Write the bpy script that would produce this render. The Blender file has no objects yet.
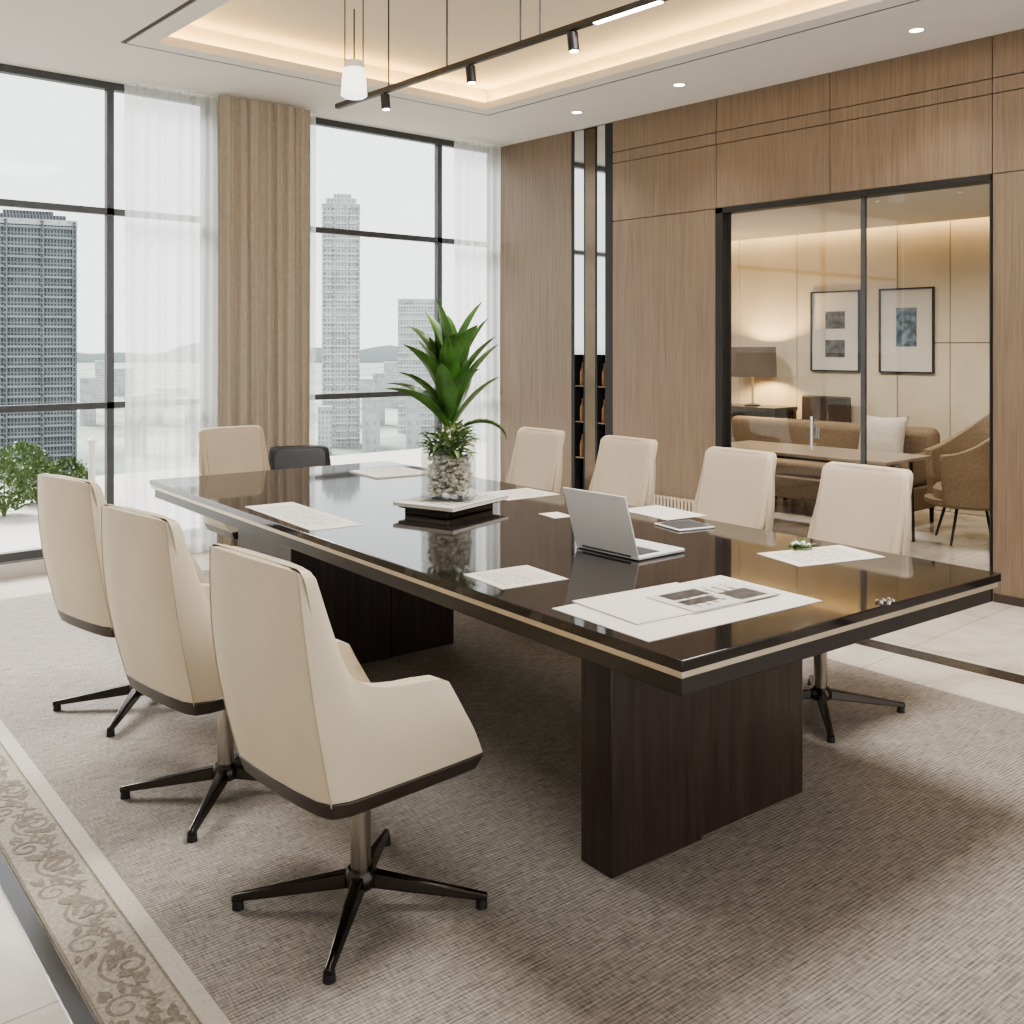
import bpy, bmesh, math, random
from mathutils import Vector, Matrix
R = math.radians
rnd = random.Random(7)
scene = bpy.context.scene
COL = scene.collection
H = 1.5; F = 1000.0; HY = 345.0; YAW = R(41.5)
FX, FY = math.sin(YAW), math.cos(YAW)
RX, RY = math.cos(YAW), -math.sin(YAW)
def PD(px, d):
    r = (px-512)/F*d
    return Vector((FX*d+RX*r, FY*d+RY*r))
def P(px, py, z=0.0):
    return PD(px, F*(H-z)/(py-HY))
RUG = 0.012
TZ = 0.75+RUG
CEIL = 3.31

# ---------------------------------------------------------------- materials
def newmat(name):
    m = bpy.data.materials.new(name); m.use_nodes = True
    nt = m.node_tree
    return m, nt, nt.nodes['Principled BSDF'], nt.nodes['Material Output']
def nd(nt, t, **kw):
    n = nt.nodes.new(t)
    for k, v in kw.items():
        if k.startswith('_'): setattr(n, k[1:], v)
        else: n.inputs[k.replace('__', ' ')].default_value = v
    return n
def c4(c): return (c[0], c[1], c[2], 1.0)
def S(r, g, b):
    f = lambda v: (v/255/12.92) if v/255 <= .04045 else ((v/255+.055)/1.055)**2.4
    return (f(r), f(g), f(b))
def plain(name, col, rough=.5, metal=0.0, noise=0.06, nscale=12.0, bump=0.0, coat=0.0, emit=None, estr=0.0, bscale=None):
    m, nt, b, out = newmat(name)
    b.inputs['Roughness'].default_value = rough
    b.inputs['Metallic'].default_value = metal
    b.inputs['Coat Weight'].default_value = coat
    tc = nd(nt, 'ShaderNodeTexCoord')
    n = nd(nt, 'ShaderNodeTexNoise', Scale=nscale, Detail=3.0)
    nt.links.new(tc.outputs['Object'], n.inputs['Vector'])
    r = nd(nt, 'ShaderNodeValToRGB')
    r.color_ramp.elements[0].position = .3; r.color_ramp.elements[1].position = .7
    r.color_ramp.elements[0].color = c4([x*(1-noise) for x in col])
    r.color_ramp.elements[1].color = c4([min(1, x*(1+noise)) for x in col])
    nt.links.new(n.outputs['Fac'], r.inputs['Fac'])
    nt.links.new(r.outputs['Color'], b.inputs['Base Color'])
    if bump:
        n2 = nd(nt, 'ShaderNodeTexNoise', Scale=bscale or nscale*20, Detail=2.0)
        nt.links.new(tc.outputs['Object'], n2.inputs['Vector'])
        bp = nd(nt, 'ShaderNodeBump', Strength=bump, Distance=.002)
        nt.links.new(n2.outputs['Fac'], bp.inputs['Height'])
        nt.links.new(bp.outputs['Normal'], b.inputs['Normal'])
    if emit:
        b.inputs['Emission Color'].default_value = c4(emit); b.inputs['Emission Strength'].default_value = estr
    return m
def wood(name, dark, light, rough, scale=(22, 22, 1.0), coat=0.0, lo=.45, hi=.95):
    m, nt, b, out = newmat(name)
    b.inputs['Roughness'].default_value = rough
    b.inputs['Coat Weight'].default_value = coat
    tc = nd(nt, 'ShaderNodeTexCoord')
    mp = nd(nt, 'ShaderNodeMapping'); mp.inputs['Scale'].default_value = scale
    nt.links.new(tc.outputs['Object'], mp.inputs['Vector'])
    n = nd(nt, 'ShaderNodeTexNoise', Scale=2.2, Detail=8.0, Roughness=.65, Distortion=.3)
    nt.links.new(mp.outputs['Vector'], n.inputs['Vector'])
    n2 = nd(nt, 'ShaderNodeTexNoise', Scale=.6, Detail=2.0)
    nt.links.new(tc.outputs['Object'], n2.inputs['Vector'])
    ad = nd(nt, 'ShaderNodeMath', _operation='MULTIPLY_ADD'); ad.inputs[1].default_value = .35
    nt.links.new(n2.outputs['Fac'], ad.inputs[0]); nt.links.new(n.outputs['Fac'], ad.inputs[2])
    r = nd(nt, 'ShaderNodeValToRGB')
    r.color_ramp.elements[0].position = lo; r.color_ramp.elements[1].position = hi
    r.color_ramp.elements[0].color = c4(dark); r.color_ramp.elements[1].color = c4(light)
    nt.links.new(ad.outputs[0], r.inputs['Fac'])
    nt.links.new(r.outputs['Color'], b.inputs['Base Color'])
    bp = nd(nt, 'ShaderNodeBump', Strength=.06, Distance=.002)
    nt.links.new(n.outputs['Fac'], bp.inputs['Height']); nt.links.new(bp.outputs['Normal'], b.inputs['Normal'])
    return m
def thin_glass(name, tint=(1, 1, 1), refl=1.0):
    m, nt, b, out = newmat(name); nt.nodes.remove(b)
    t = nd(nt, 'ShaderNodeBsdfTransparent'); t.inputs['Color'].default_value = c4(tint)
    g = nd(nt, 'ShaderNodeBsdfGlossy', Roughness=.01)
    fr = nd(nt, 'ShaderNodeFresnel', IOR=1.45)
    ml = nd(nt, 'ShaderNodeMath', _operation='MULTIPLY'); ml.inputs[1].default_value = refl
    nt.links.new(fr.outputs[0], ml.inputs[0])
    mx = nd(nt, 'ShaderNodeMixShader')
    nt.links.new(ml.outputs[0], mx.inputs[0]); nt.links.new(t.outputs[0], mx.inputs[1]); nt.links.new(g.outputs[0], mx.inputs[2])
    nt.links.new(mx.outputs[0], out.inputs['Surface'])
    return m
def cloth_sheer(name, col, trans):
    m, nt, b, out = newmat(name); nt.nodes.remove(b)
    t = nd(nt, 'ShaderNodeBsdfTransparent')
    d = nd(nt, 'ShaderNodeBsdfDiffuse', Color=c4(col)); l = nd(nt, 'ShaderNodeBsdfTranslucent', Color=c4(col))
    m1 = nd(nt, 'ShaderNodeMixShader'); m1.inputs[0].default_value = .5
    nt.links.new(d.outputs[0], m1.inputs[1]); nt.links.new(l.outputs[0], m1.inputs[2])
    m2 = nd(nt, 'ShaderNodeMixShader'); m2.inputs[0].default_value = 1-trans
    nt.links.new(t.outputs[0], m2.inputs[1]); nt.links.new(m1.outputs[0], m2.inputs[2])
    nt.links.new(m2.outputs[0], out.inputs['Surface'])
    return m
def marble(name):
    m, nt, b, out = newmat(name); b.inputs['Roughness'].default_value = .14
    tc = nd(nt, 'ShaderNodeTexCoord')
    n = nd(nt, 'ShaderNodeTexNoise', Scale=1.6, Detail=9.0, Roughness=.62, Distortion=1.2)
    nt.links.new(tc.outputs['Object'], n.inputs['Vector'])
    r = nd(nt, 'ShaderNodeValToRGB')
    r.color_ramp.elements[0].position = .3; r.color_ramp.elements[1].position = .62
    r.color_ramp.elements[0].color = c4(S(184, 173, 159)); r.color_ramp.elements[1].color = c4(S(222, 214, 203))
    nt.links.new(n.outputs['Fac'], r.inputs['Fac'])
    br = nd(nt, 'ShaderNodeTexBrick', _offset=0.0, Scale=1.0)
    br.inputs['Brick Width'].default_value = .8; br.inputs['Row Height'].default_value = .8
    br.inputs['Mortar Size'].default_value = .003
    br.inputs['Color1'].default_value = (1, 1, 1, 1); br.inputs['Color2'].default_value = (.94, .94, .94, 1); br.inputs['Mortar'].default_value = (.6, .57, .53, 1)
    nt.links.new(tc.outputs['Object'], br.inputs['Vector'])
    mx = nd(nt, 'ShaderNodeMix', _data_type='RGBA', _blend_type='MULTIPLY'); mx.inputs[0].default_value = 1
    nt.links.new(r.outputs['Color'], mx.inputs[6]); nt.links.new(br.outputs['Color'], mx.inputs[7])
    nt.links.new(mx.outputs[2], b.inputs['Base Color'])
    return m
def rug_field(name):
    m, nt, b, out = newmat(name); b.inputs['Roughness'].default_value = .95
    tc = nd(nt, 'ShaderNodeTexCoord')
    def streak(sx, sy):
        mp = nd(nt, 'ShaderNodeMapping'); mp.inputs['Scale'].default_value = (sx, sy, 1)
        nt.links.new(tc.outputs['Object'], mp.inputs['Vector'])
        n = nd(nt, 'ShaderNodeTexNoise', Scale=1.0, Detail=2.0, Roughness=.6); nt.links.new(mp.outputs['Vector'], n.inputs['Vector']); return n.outputs['Fac']
    w = nd(nt, 'ShaderNodeTexWave', _wave_type='BANDS', _bands_direction='Y', Scale=25.0, Distortion=1.3, Detail=2.0)
    w.inputs['Detail Scale'].default_value = 5.0
    nt.links.new(tc.outputs['Object'], w.inputs['Vector'])
    acc = None
    for sock, k in ((streak(12, 210), .58), (streak(200, 24), .42), (w.outputs['Fac'], .13)):
        x = nd(nt, 'ShaderNodeMath', _operation='MULTIPLY_ADD'); x.inputs[1].default_value = k; nt.links.new(sock, x.inputs[0])
        if acc is not None: nt.links.new(acc, x.inputs[2])
        else: x.inputs[2].default_value = 0
        acc = x.outputs[0]
    r = nd(nt, 'ShaderNodeValToRGB')
    r.color_ramp.elements[0].position = .38; r.color_ramp.elements[1].position = .78
    r.color_ramp.elements[0].color = c4(S(92, 85, 79)); r.color_ramp.elements[1].color = c4(S(178, 169, 158))
    nt.links.new(acc, r.inputs['Fac']); nt.links.new(r.outputs['Color'], b.inputs['Base Color'])
    bp = nd(nt, 'ShaderNodeBump', Strength=.4, Distance=.002)
    nt.links.new(acc, bp.inputs['Height']); nt.links.new(bp.outputs['Normal'], b.inputs['Normal'])
    return m
def facade(name, wall, win, bw, bh, mortar, rough=.6):
    m, nt, b, out = newmat(name); b.inputs['Roughness'].default_value = rough
    tc = nd(nt, 'ShaderNodeTexCoord'); sp = nd(nt, 'ShaderNodeSeparateXYZ'); nt.links.new(tc.outputs['Object'], sp.inputs[0])
    ad = nd(nt, 'ShaderNodeMath', _operation='ADD'); nt.links.new(sp.outputs[0], ad.inputs[0]); nt.links.new(sp.outputs[1], ad.inputs[1])
    cb = nd(nt, 'ShaderNodeCombineXYZ'); nt.links.new(ad.outputs[0], cb.inputs[0]); nt.links.new(sp.outputs[2], cb.inputs[1])
    br = nd(nt, 'ShaderNodeTexBrick', _offset=0.0, Scale=1.0)
    br.inputs['Brick Width'].default_value = bw; br.inputs['Row Height'].default_value = bh; br.inputs['Mortar Size'].default_value = mortar
    br.inputs['Mortar Smooth'].default_value = .1
    br.inputs['Color1'].default_value = c4(win); br.inputs['Color2'].default_value = c4([x*1.7 for x in win]); br.inputs['Mortar'].default_value = c4(wall)
    nt.links.new(cb.outputs[0], br.inputs['Vector'])
    n = nd(nt, 'ShaderNodeTexNoise', Scale=.2, Detail=4.0, Roughness=.6); nt.links.new(cb.outputs[0], n.inputs['Vector'])
    r = nd(nt, 'ShaderNodeValToRGB'); r.color_ramp.elements[0].position = .35; r.color_ramp.elements[1].position = .65
    r.color_ramp.elements[0].color = (.75, .75, .77, 1); r.color_ramp.elements[1].color = (1.1, 1.1, 1.08, 1)
    nt.links.new(n.outputs['Fac'], r.inputs['Fac'])
    mx = nd(nt, 'ShaderNodeMix', _data_type='RGBA', _blend_type='MULTIPLY'); mx.inputs[0].default_value = 1
    nt.links.new(br.outputs['Color'], mx.inputs[6]); nt.links.new(r.outputs['Color'], mx.inputs[7])
    nt.links.new(mx.outputs[2], b.inputs['Base Color'])
    return m
def printed(name, paper, ink, lines, amount=.55):
    m, nt, b, out = newmat(name); b.inputs['Roughness'].default_value = .6
    tc = nd(nt, 'ShaderNodeTexCoord'); sp = nd(nt, 'ShaderNodeSeparateXYZ'); nt.links.new(tc.outputs['Generated'], sp.inputs[0])
    def mth(op, a, v=None, bb=None):
        x = nd(nt, 'ShaderNodeMath', _operation=op)
        nt.links.new(a, x.inputs[0])
        if bb is not None: nt.links.new(bb, x.inputs[1])
        elif v is not None: x.inputs[1].default_value = v
        return x.outputs[0]
    row = mth('LESS_THAN', mth('FRACT', mth('MULTIPLY', sp.outputs[1], lines)), .45)
    mp = nd(nt, 'ShaderNodeMapping'); mp.inputs['Scale'].default_value = (16, lines, 1); nt.links.new(tc.outputs['Generated'], mp.inputs['Vector'])
    n = nd(nt, 'ShaderNodeTexNoise', Scale=1.5, Detail=2.0); nt.links.new(mp.outputs[0], n.inputs['Vector'])
    k = mth('GREATER_THAN', n.outputs['Fac'], .47)
    mar = None
    for sock in (sp.outputs[0], sp.outputs[1]):
        a = mth('MULTIPLY', mth('GREATER_THAN', sock, .12), None, mth('LESS_THAN', sock, .88))
        mar = a if mar is None else mth('MULTIPLY', mar, None, a)
    f = mth('MULTIPLY', mth('MULTIPLY', mth('MULTIPLY', row, None, k), None, mar), amount)
    mx = nd(nt, 'ShaderNodeMix', _data_type='RGBA'); mx.inputs[6].default_value = c4(paper); mx.inputs[7].default_value = c4(ink)
    nt.links.new(f, mx.inputs[0]); nt.links.new(mx.outputs[2], b.inputs['Base Color'])
    return m

M = {}
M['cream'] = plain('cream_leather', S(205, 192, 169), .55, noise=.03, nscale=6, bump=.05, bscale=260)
M['beige'] = plain('cream_leather_dimmed', S(184, 170, 149), .6, noise=.03, nscale=6, bump=.05, bscale=260)  # same leather as cream, darkened to offset window light on the far chairs
M['piping'] = plain('cream_piping', S(180, 166, 143), .6)
M['slate'] = plain('slate_leather', S(42, 43, 48), .4, bump=.05)
M['pan'] = plain('dark_brown_shell', S(54, 44, 38), .35)
M['bronze'] = plain('nickel_column', S(172, 166, 157), .25, metal=1.0)
M['legmetal'] = plain('dark_metal_leg', S(66, 60, 56), .25, metal=.85)
M['rubber'] = plain('black_glide', S(34, 32, 31), .5)
M['lacquer'] = plain('espresso_lacquer', (.025, .0195, .0165), .05, noise=.15, nscale=3)
M['apron'] = plain('espresso_apron', (.024, .018, .015), .35, noise=.15, nscale=3)
M['gold'] = plain('champagne_metal', S(200, 187, 166), .4, metal=.8)
M['dbronze'] = plain('dark_bronze_panel', S(112, 98, 84), .2, metal=.9)
M['dwood'] = wood('dark_walnut', S(38, 30, 27), S(74, 59, 52), .3, (18, 18, 1.0))
M['wall_wood'] = wood('walnut_veneer', S(101, 85, 70), S(143, 124, 105), .4, (42, 42, 1.1), lo=.40, hi=1.02)
M['black'] = plain('black_metal', S(32, 31, 31), .45, metal=.1)
M['frame'] = plain('charcoal_frame', S(78, 80, 82), .45, metal=.2)
M['gap'] = plain('dark_gap', S(66, 55, 46), .7)
M['white'] = plain('white_plaster', S(212, 208, 202), .8, noise=.015, nscale=3)
M['tray'] = plain('tray_plaster', S(204, 194, 178), .8, noise=.015, nscale=3)
M['beige_wall'] = plain('beige_stone_panel', S(212, 200, 178), .6, noise=.08, nscale=2.5)
M['ltop'] = plain('taupe_table_top', S(150, 138, 122), .3)
M['marble'] = marble('cream_marble')
M['black_marble'] = plain('black_marble', S(48, 44, 41), .15, noise=.3, nscale=5)
M['rug'] = rug_field('woven_rug')
M['rugb'] = plain('border_ground', S(162, 153, 139), .95, noise=.22, nscale=90)
M['scroll'] = plain('border_scroll', S(130, 121, 108), .95, noise=.3, nscale=110)
M['rugs'] = plain('cream_rug_stripe', S(186, 178, 165), .95, noise=.1, nscale=120)
M['sheer'] = cloth_sheer('sheer_voile', (.84, .84, .83), .42)
M['drape'] = plain('beige_drape', S(170, 160, 145), .9, noise=.05, nscale=30, bump=.1, bscale=500)
M['glass'] = thin_glass('clear_glass', (.99, .99, .99), .6); M['window_glass'] = thin_glass('window_glass', (.98, .99, .99), .10)
M['vase'] = thin_glass('vase_glass', (.975, .985, .98), .5)
M['mirror'] = plain('mirror_strip', S(215, 215, 215), .05, metal=1.0, noise=.01)
M['leaf'] = plain('glossy_leaf', S(76, 114, 54), .3, noise=.55, nscale=7)
M['filler'] = plain('green_filler_leaf', S(112, 136, 86), .6, noise=.4, nscale=30)
M['stem'] = plain('green_stem', S(112, 126, 82), .6, noise=.2)
M['pebble'] = plain('pale_pebble', S(212, 207, 196), .5, noise=.25, nscale=40)
M['petal'] = plain('white_petal', S(236, 234, 228), .7)
M['paper'] = plain('white_paper', S(212, 207, 199), .6, noise=.01)
M['text'] = printed('printed_page', S(210, 204, 194), S(70, 66, 62), 16)
M['text2'] = printed('printed_brochure', S(196, 193, 186), S(60, 60, 62), 9, .7)
M['ink'] = plain('dark_photo_print', S(70, 68, 68), .4, noise=.7, nscale=40)
M['alu'] = plain('silver_aluminium', S(222, 222, 222), .38, metal=.15, noise=.01)
M['keys'] = plain('dark_keys', S(70, 70, 73), .5)
M['screen'] = plain('dark_screen', S(18, 19, 22), .08)
M['shrub'] = plain('garden_leaf', S(92, 112, 68), .6, noise=.5, nscale=5)
M['terrace'] = plain('terrace_stone', S(176, 171, 162), .6)
M['ground'] = plain('distant_ground', S(136, 144, 132), .9, noise=.4, nscale=.03)
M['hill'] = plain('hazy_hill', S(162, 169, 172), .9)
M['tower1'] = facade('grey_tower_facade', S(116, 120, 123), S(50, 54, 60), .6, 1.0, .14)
M['tower2'] = facade('hazed_tower_facade', S(192, 193, 191), S(132, 137, 141), .9, 1.2, .26)  # wall and windows lightened, distance haze is put into the colours
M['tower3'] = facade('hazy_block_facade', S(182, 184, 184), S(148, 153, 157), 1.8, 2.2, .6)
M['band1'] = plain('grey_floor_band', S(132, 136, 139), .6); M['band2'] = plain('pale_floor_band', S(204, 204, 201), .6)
M['led'] = plain('warm_led', (1, .85, .6), .5, emit=(1.0, .68, .27), estr=28.0)
M['led2'] = plain('lounge_led', (1, .9, .7), .5, emit=(1.0, .74, .38), estr=22.0)
M['led_white'] = plain('white_led', (1, 1, 1), .5, emit=(1, .97, .92), estr=12.0)
M['opal'] = plain('opal_glass', S(240, 238, 232), .3, emit=(1, .97, .92), estr=1.6)
M['tan'] = plain('tan_weave', S(138, 119, 97), .7, noise=.15, nscale=60)
M['bench'] = plain('tan_bench_fabric', S(130, 112, 91), .75, noise=.12, nscale=40)
M['brown'] = plain('brown_leather', S(68, 56, 48), .5)
M['shade'] = plain('brown_lampshade', S(52, 36, 26), .8, emit=(1, .5, .2), estr=.06)
M['cushion'] = plain('oatmeal_cushion', S(198, 189, 175), .9)
M['amber'] = plain('amber_glass', S(120, 86, 54), .15)
M['photo2'] = plain('blue_print', S(104, 122, 138), .5, noise=.7, nscale=18)
M['print_dark'] = plain('dark_picture_print', S(84, 84, 82), .5, noise=.85, nscale=16)
M['chrome'] = plain('chrome', S(220, 220, 220), .1, metal=1.0)
M['grille'] = plain('beige_grille', S(178, 165, 146), .6)

# ---------------------------------------------------------------- mesh helpers
class MB:
    def __init__(s): s.bm = bmesh.new()
    def box(s, c, d, rz=0, rx=0, ry=0):
        mt = Matrix.Translation(c) @ Matrix.Rotation(rz, 4, 'Z') @ Matrix.Rotation(ry, 4, 'Y') @ Matrix.Rotation(rx, 4, 'X') @ Matrix.Diagonal((d[0], d[1], d[2], 1))
        bmesh.ops.create_cube(s.bm, size=1, matrix=mt); return s
    def b2(s, x0, x1, y0, y1, z0, z1):
        return s.box(((x0+x1)/2, (y0+y1)/2, (z0+z1)/2), (abs(x1-x0), abs(y1-y0), abs(z1-z0)))
    def cyl(s, p0, p1, r0, r1=None, n=20):
        p0, p1 = Vector(p0), Vector(p1); v = p1-p0
        mt = Matrix.Translation((p0+p1)/2) @ v.to_track_quat('Z', 'Y').to_matrix().to_4x4()
        bmesh.ops.create_cone(s.bm, cap_ends=True, segments=n, radius1=r0, radius2=r0 if r1 is None else r1, depth=v.length, matrix=mt); return s
    def sph(s, c, r, sc=(1, 1, 1), sub=2):
        bmesh.ops.create_icosphere(s.bm, subdivisions=sub, radius=r, matrix=Matrix.Translation(c) @ Matrix.Diagonal((*sc, 1))); return s
    def lathe(s, prof, c=(0, 0, 0), n=28):
        rings = []
        for r, z in prof:
            rings.append([s.bm.verts.new((c[0]+r*math.cos(2*math.pi*k/n), c[1]+r*math.sin(2*math.pi*k/n), c[2]+z)) for k in range(n)])
        for a, b in zip(rings, rings[1:]):
            for k in range(n): s.bm.faces.new((a[k], a[(k+1) % n], b[(k+1) % n], b[k]))
        return s
    def prism(s, lo, hi):
        a = [s.bm.verts.new(p) for p in lo]; b = [s.bm.verts.new(p) for p in hi]; n = len(a)
        s.bm.faces.new(a[::-1]); s.bm.faces.new(b)
        for k in range(n): s.bm.faces.new((a[k], a[(k+1) % n], b[(k+1) % n], b[k]))
        return s
    def grid(s, rows):
        v = [[s.bm.verts.new(p) for p in r] for r in rows]
        for a, b in zip(v, v[1:]):
            for k in range(len(a)-1): s.bm.faces.new((a[k], a[k+1], b[k+1], b[k]))
        return v
    def build(s, name, mat, parent=None, bev=0, seg=2, smooth=True, recalc=True, loc=None, rz=0, sub=0, ang=40):
        if recalc: bmesh.ops.recalc_face_normals(s.bm, faces=s.bm.faces)
        me = bpy.data.meshes.new(name); s.bm.to_mesh(me); s.bm.free()
        me.materials.append(mat)
        if smooth:
            for p in me.polygons: p.use_smooth = True
            me.set_sharp_from_angle(angle=R(ang))
        o = bpy.data.objects.new(name, me); COL.objects.link(o)
        if bev:
            b = o.modifiers.new('bevel', 'BEVEL'); b.width = bev; b.segments = seg; b.limit_method = 'ANGLE'; b.angle_limit = R(40); b.harden_normals = False
        if sub:
            q = o.modifiers.new('subsurf', 'SUBSURF'); q.levels = sub; q.render_levels = sub
        if parent: o.parent = parent
        if loc is not None: o.location = loc
        o.rotation_euler.z = rz
        return o
def tag(o, label, cat, group=None, kind=None):
    o['label'] = label; o['category'] = cat
    if group: o['group'] = group
    if kind: o['kind'] = kind
    return o
def thing(name, label, cat, loc=(0, 0, 0), rz=0, group=None, kind=None):
    o = bpy.data.objects.new(name, None); COL.objects.link(o); o.empty_display_size = .1
    o.location = loc; o.rotation_euler.z = rz
    return tag(o, label, cat, group, kind)
def struct(o, label=None, cat=None):
    o['kind'] = 'structure'
    if label: o['label'] = label
    if cat: o['category'] = cat
    return o
def copy_tree(o, parent=None):
    c = o.copy(); COL.objects.link(c)
    if parent: c.parent = parent
    for ch in list(o.children): copy_tree(ch, c)
    return c

# ---------------------------------------------------------------- setting
WX = 5.98; WY = 6.97
struct(MB().b2(-1.7, 9.1, -2.5, WY+.12, -.1, 0).build('floor', M['marble']), 'polished cream marble tile floor', 'floor')
struct(MB().b2(4.62, 4.74, -2.5, WY-.05, 0, .002).build('trim_1', M['black_marble']), 'black marble inlay strip in the floor right of the rug', 'floor inlay')

# ceiling with tray
tx0, tx1, ty0, ty1 = 2.37, 4.93, -.6, 5.88
mb = MB()
def ring(a, b, z0, z1, out=None):
    xo0, xo1, yo0, yo1 = out if out else (tx0-b, tx1+b, ty0-b, ty1+b)
    xi0, xi1, yi0, yi1 = tx0-a, tx1+a, ty0-a, ty1+a
    mb.b2(xo0, xi0, yo0, yo1, z0, z1); mb.b2(xi1, xo1, yo0, yo1, z0, z1)
    mb.b2(xi0, xi1, yo0, yi0, z0, z1); mb.b2(xi0, xi1, yi1, yo1, z0, z1)
OUT = (-1.7, WX+.1, -2.5, WY+.12)
ring(0, 0, CEIL+.035, CEIL+.05, OUT)
ring(0, .13, CEIL-.004, CEIL+.035)
ring(.162, 0, CEIL, CEIL+.035, OUT)
struct(mb.build('ceiling', M['white'], smooth=False), 'white plaster ceiling around a recessed tray', 'ceiling')
mb = MB(); ring(.14, .18, CEIL+.05, CEIL+.20); mb.b2(tx0-.18, tx1+.18, ty0-.18, ty1+.18, CEIL+.19, CEIL+.23)
tr = struct(mb.build('ceiling_tray', M['tray'], smooth=False), 'recessed ceiling tray with a warm glowing cove edge', 'ceiling tray')
mb = MB(); ring(.08, .11, CEIL+.05, CEIL+.065)
mb.build('cove_light', M['led'], tr, smooth=False)
mb = MB(); ring(.1305, .1615, CEIL+.003, CEIL+.0345)
mb.build('shadow_gap', M['gap'], tr, smooth=False)

# wood wall
wr = MB()
NY0, NY1 = 5.53, 6.0
GY0, GY1, GZ = 2.52, 4.50, 2.50
for (a, b, c, d) in ((NY1, WY+.12, 0, CEIL), (GY1, NY0, 0, CEIL), (GY0, GY1, GZ, CEIL), (-2.5, GY0, 0, CEIL)):
    wr.b2(WX+.02, WX+.10, a, b, c, d)
wr = struct(wr.build('wall_right', M['gap'], smooth=False), 'walnut veneer panelled wall on the right', 'wall')
g = .0025
def panel(y0, y1, z0, z1):
    MB().b2(WX, WX+.025, y0+g, y1-g, z0+g, z1-g).build('wood_panel', M['wall_wood'], wr, bev=.002, smooth=False)
panel(NY1, WY, 0, CEIL+.004)
rows = [(2.50, 2.97), (2.97, 3.06), (3.06, CEIL+.004)]
for y0, y1 in ((GY1, NY0), (3.574, GY1), (GY0, 3.574), (1.35, GY0), (-.2, 1.35)):
    for z0, z1 in rows: panel(y0, y1, z0, z1)
for y0, y1 in ((GY1, NY0), (1.35, GY0), (-.2, 1.35)): panel(y0, y1, 0, 2.50)
MB().b2(WX-.004, WX+.02, 1.35, GY0-.01, 0, .05).build('baseboard', M['gap'], wr, smooth=False)

# display niche
nb = MB().b2(6.28, 6.32, NY0-.03, NY1+.03, 0, CEIL).b2(6.0, 6.28, NY0-.03, NY0, 0, CEIL).b2(6.0, 6.28, NY1, NY1+.03, 0, CEIL)
ni = struct(nb.build('wall_niche', M['black'], smooth=False), 'tall narrow dark display niche in the wood wall', 'niche')
for y0, y1 in ((NY0, 5.618), (5.705, 5.86), (5.968, NY1)):
    MB().b2(WX+.004, WX+.07, y0, y1, 0.01, CEIL-.01).build('niche_post', M['black'], ni, bev=.003, smooth=False)
MB().b2(WX+.002, WX+.004, 5.725, 5.84, .02, CEIL-.02).build('post_panel', M['dbronze'], ni, smooth=False)
for y0, y1 in ((5.618, 5.705), (5.86, 5.968)):
    MB().b2(WX+.006, WX+.02, y0, y1, 1.42, CEIL-.01).build('mirror_strip', M['mirror'], ni, smooth=False)
    MB().b2(WX+.085, WX+.095, y0, y1, .01, 1.42).build('mirror_back', M['mirror'], ni, smooth=False)
for z in (.55, .85, 1.15):
    for (a, b) in ((5.620, 5.703), (5.862, 5.966)):
        MB().b2(WX+.01, WX+.084, a, b, z, z+.012).build('niche_shelf', M['dbronze'], ni, smooth=False)
for yy, side in ((5.662, 'right'), (5.914, 'left')):
    for z, lv in ((.562, 'lowest'), (.862, 'middle'), (1.162, 'top')):
        b = MB().lathe([(0, 0), (.024, 0), (.026, .02), (.026, .11), (.010, .15), (.010, .19), (0, .19)]).build('bottle', M['amber'], loc=(WX+.048, yy, z))
        tag(b, 'amber bottle on the %s shelf of the %s slot of the dark niche' % (lv, side), 'bottle', 'bottles in the niche')

# slatted grille low on the wall
gm = MB(); y = 4.55
while y < 5.5:
    gm.b2(WX-.025, WX-.006, y, y+.018, .06, .34); y += .034
gm.b2(WX-.02, WX-.001, 4.54, 5.5, .06, .08).b2(WX-.02, WX-.001, 4.54, 5.5, .32, .34).b2(WX-.022, WX-.001, 4.54, 5.5, 0, .05)
struct(gm.build('trim_2', M['grille'], smooth=False), 'low beige slatted grille at the foot of the wood wall', 'grille')

# glazed partition
d1 = struct(thing('door_1', 'black framed glass partition with sliding door in the wood wall', 'glass door', (WX, 3.5, 0)))
fm = MB()
def lb(m, x0, x1, y0, y1, z0, z1): return m.b2(x0, x1, y0-3.5, y1-3.5, z0, z1)
lb(fm, -.012, .10, GY1-.065, GY1, 0, GZ); lb(fm, -.012, .10, GY0, GY0+.012, 0, GZ); lb(fm, -.012, .10, GY0, GY1, GZ-.04, GZ)
lb(fm, -.005, .09, GY0, GY1, 0, .012)
fm.build('door_frame', M['black'], d1, bev=.003, smooth=False)
MB().b2(.02, .045, 3.335-3.5, 3.365-3.5, .012, GZ-.04).build('middle_post', M['frame'], d1, smooth=False)
lb(MB(), .03, .036, GY0+.012, 3.335, .012, GZ-.04).build('glass_pane', M['glass'], d1, smooth=False)
lb(MB(), .036, .042, 3.365, GY1-.065, .012, GZ-.04).build('glass_pane', M['glass'], d1, smooth=False)
hy = 3.70-3.5
hm = MB().cyl((-.02, hy, .80), (-.02, hy, 1.02), .009, n=12).cyl((-.02, hy, .83), (.036, hy, .83), .007, n=10).cyl((-.02, hy, .99), (.036, hy, .99), .007, n=10).b2(.02, .034, hy-.03, hy+.03, .87, .95)
hm.build('door_handle', M['chrome'], d1)

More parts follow.
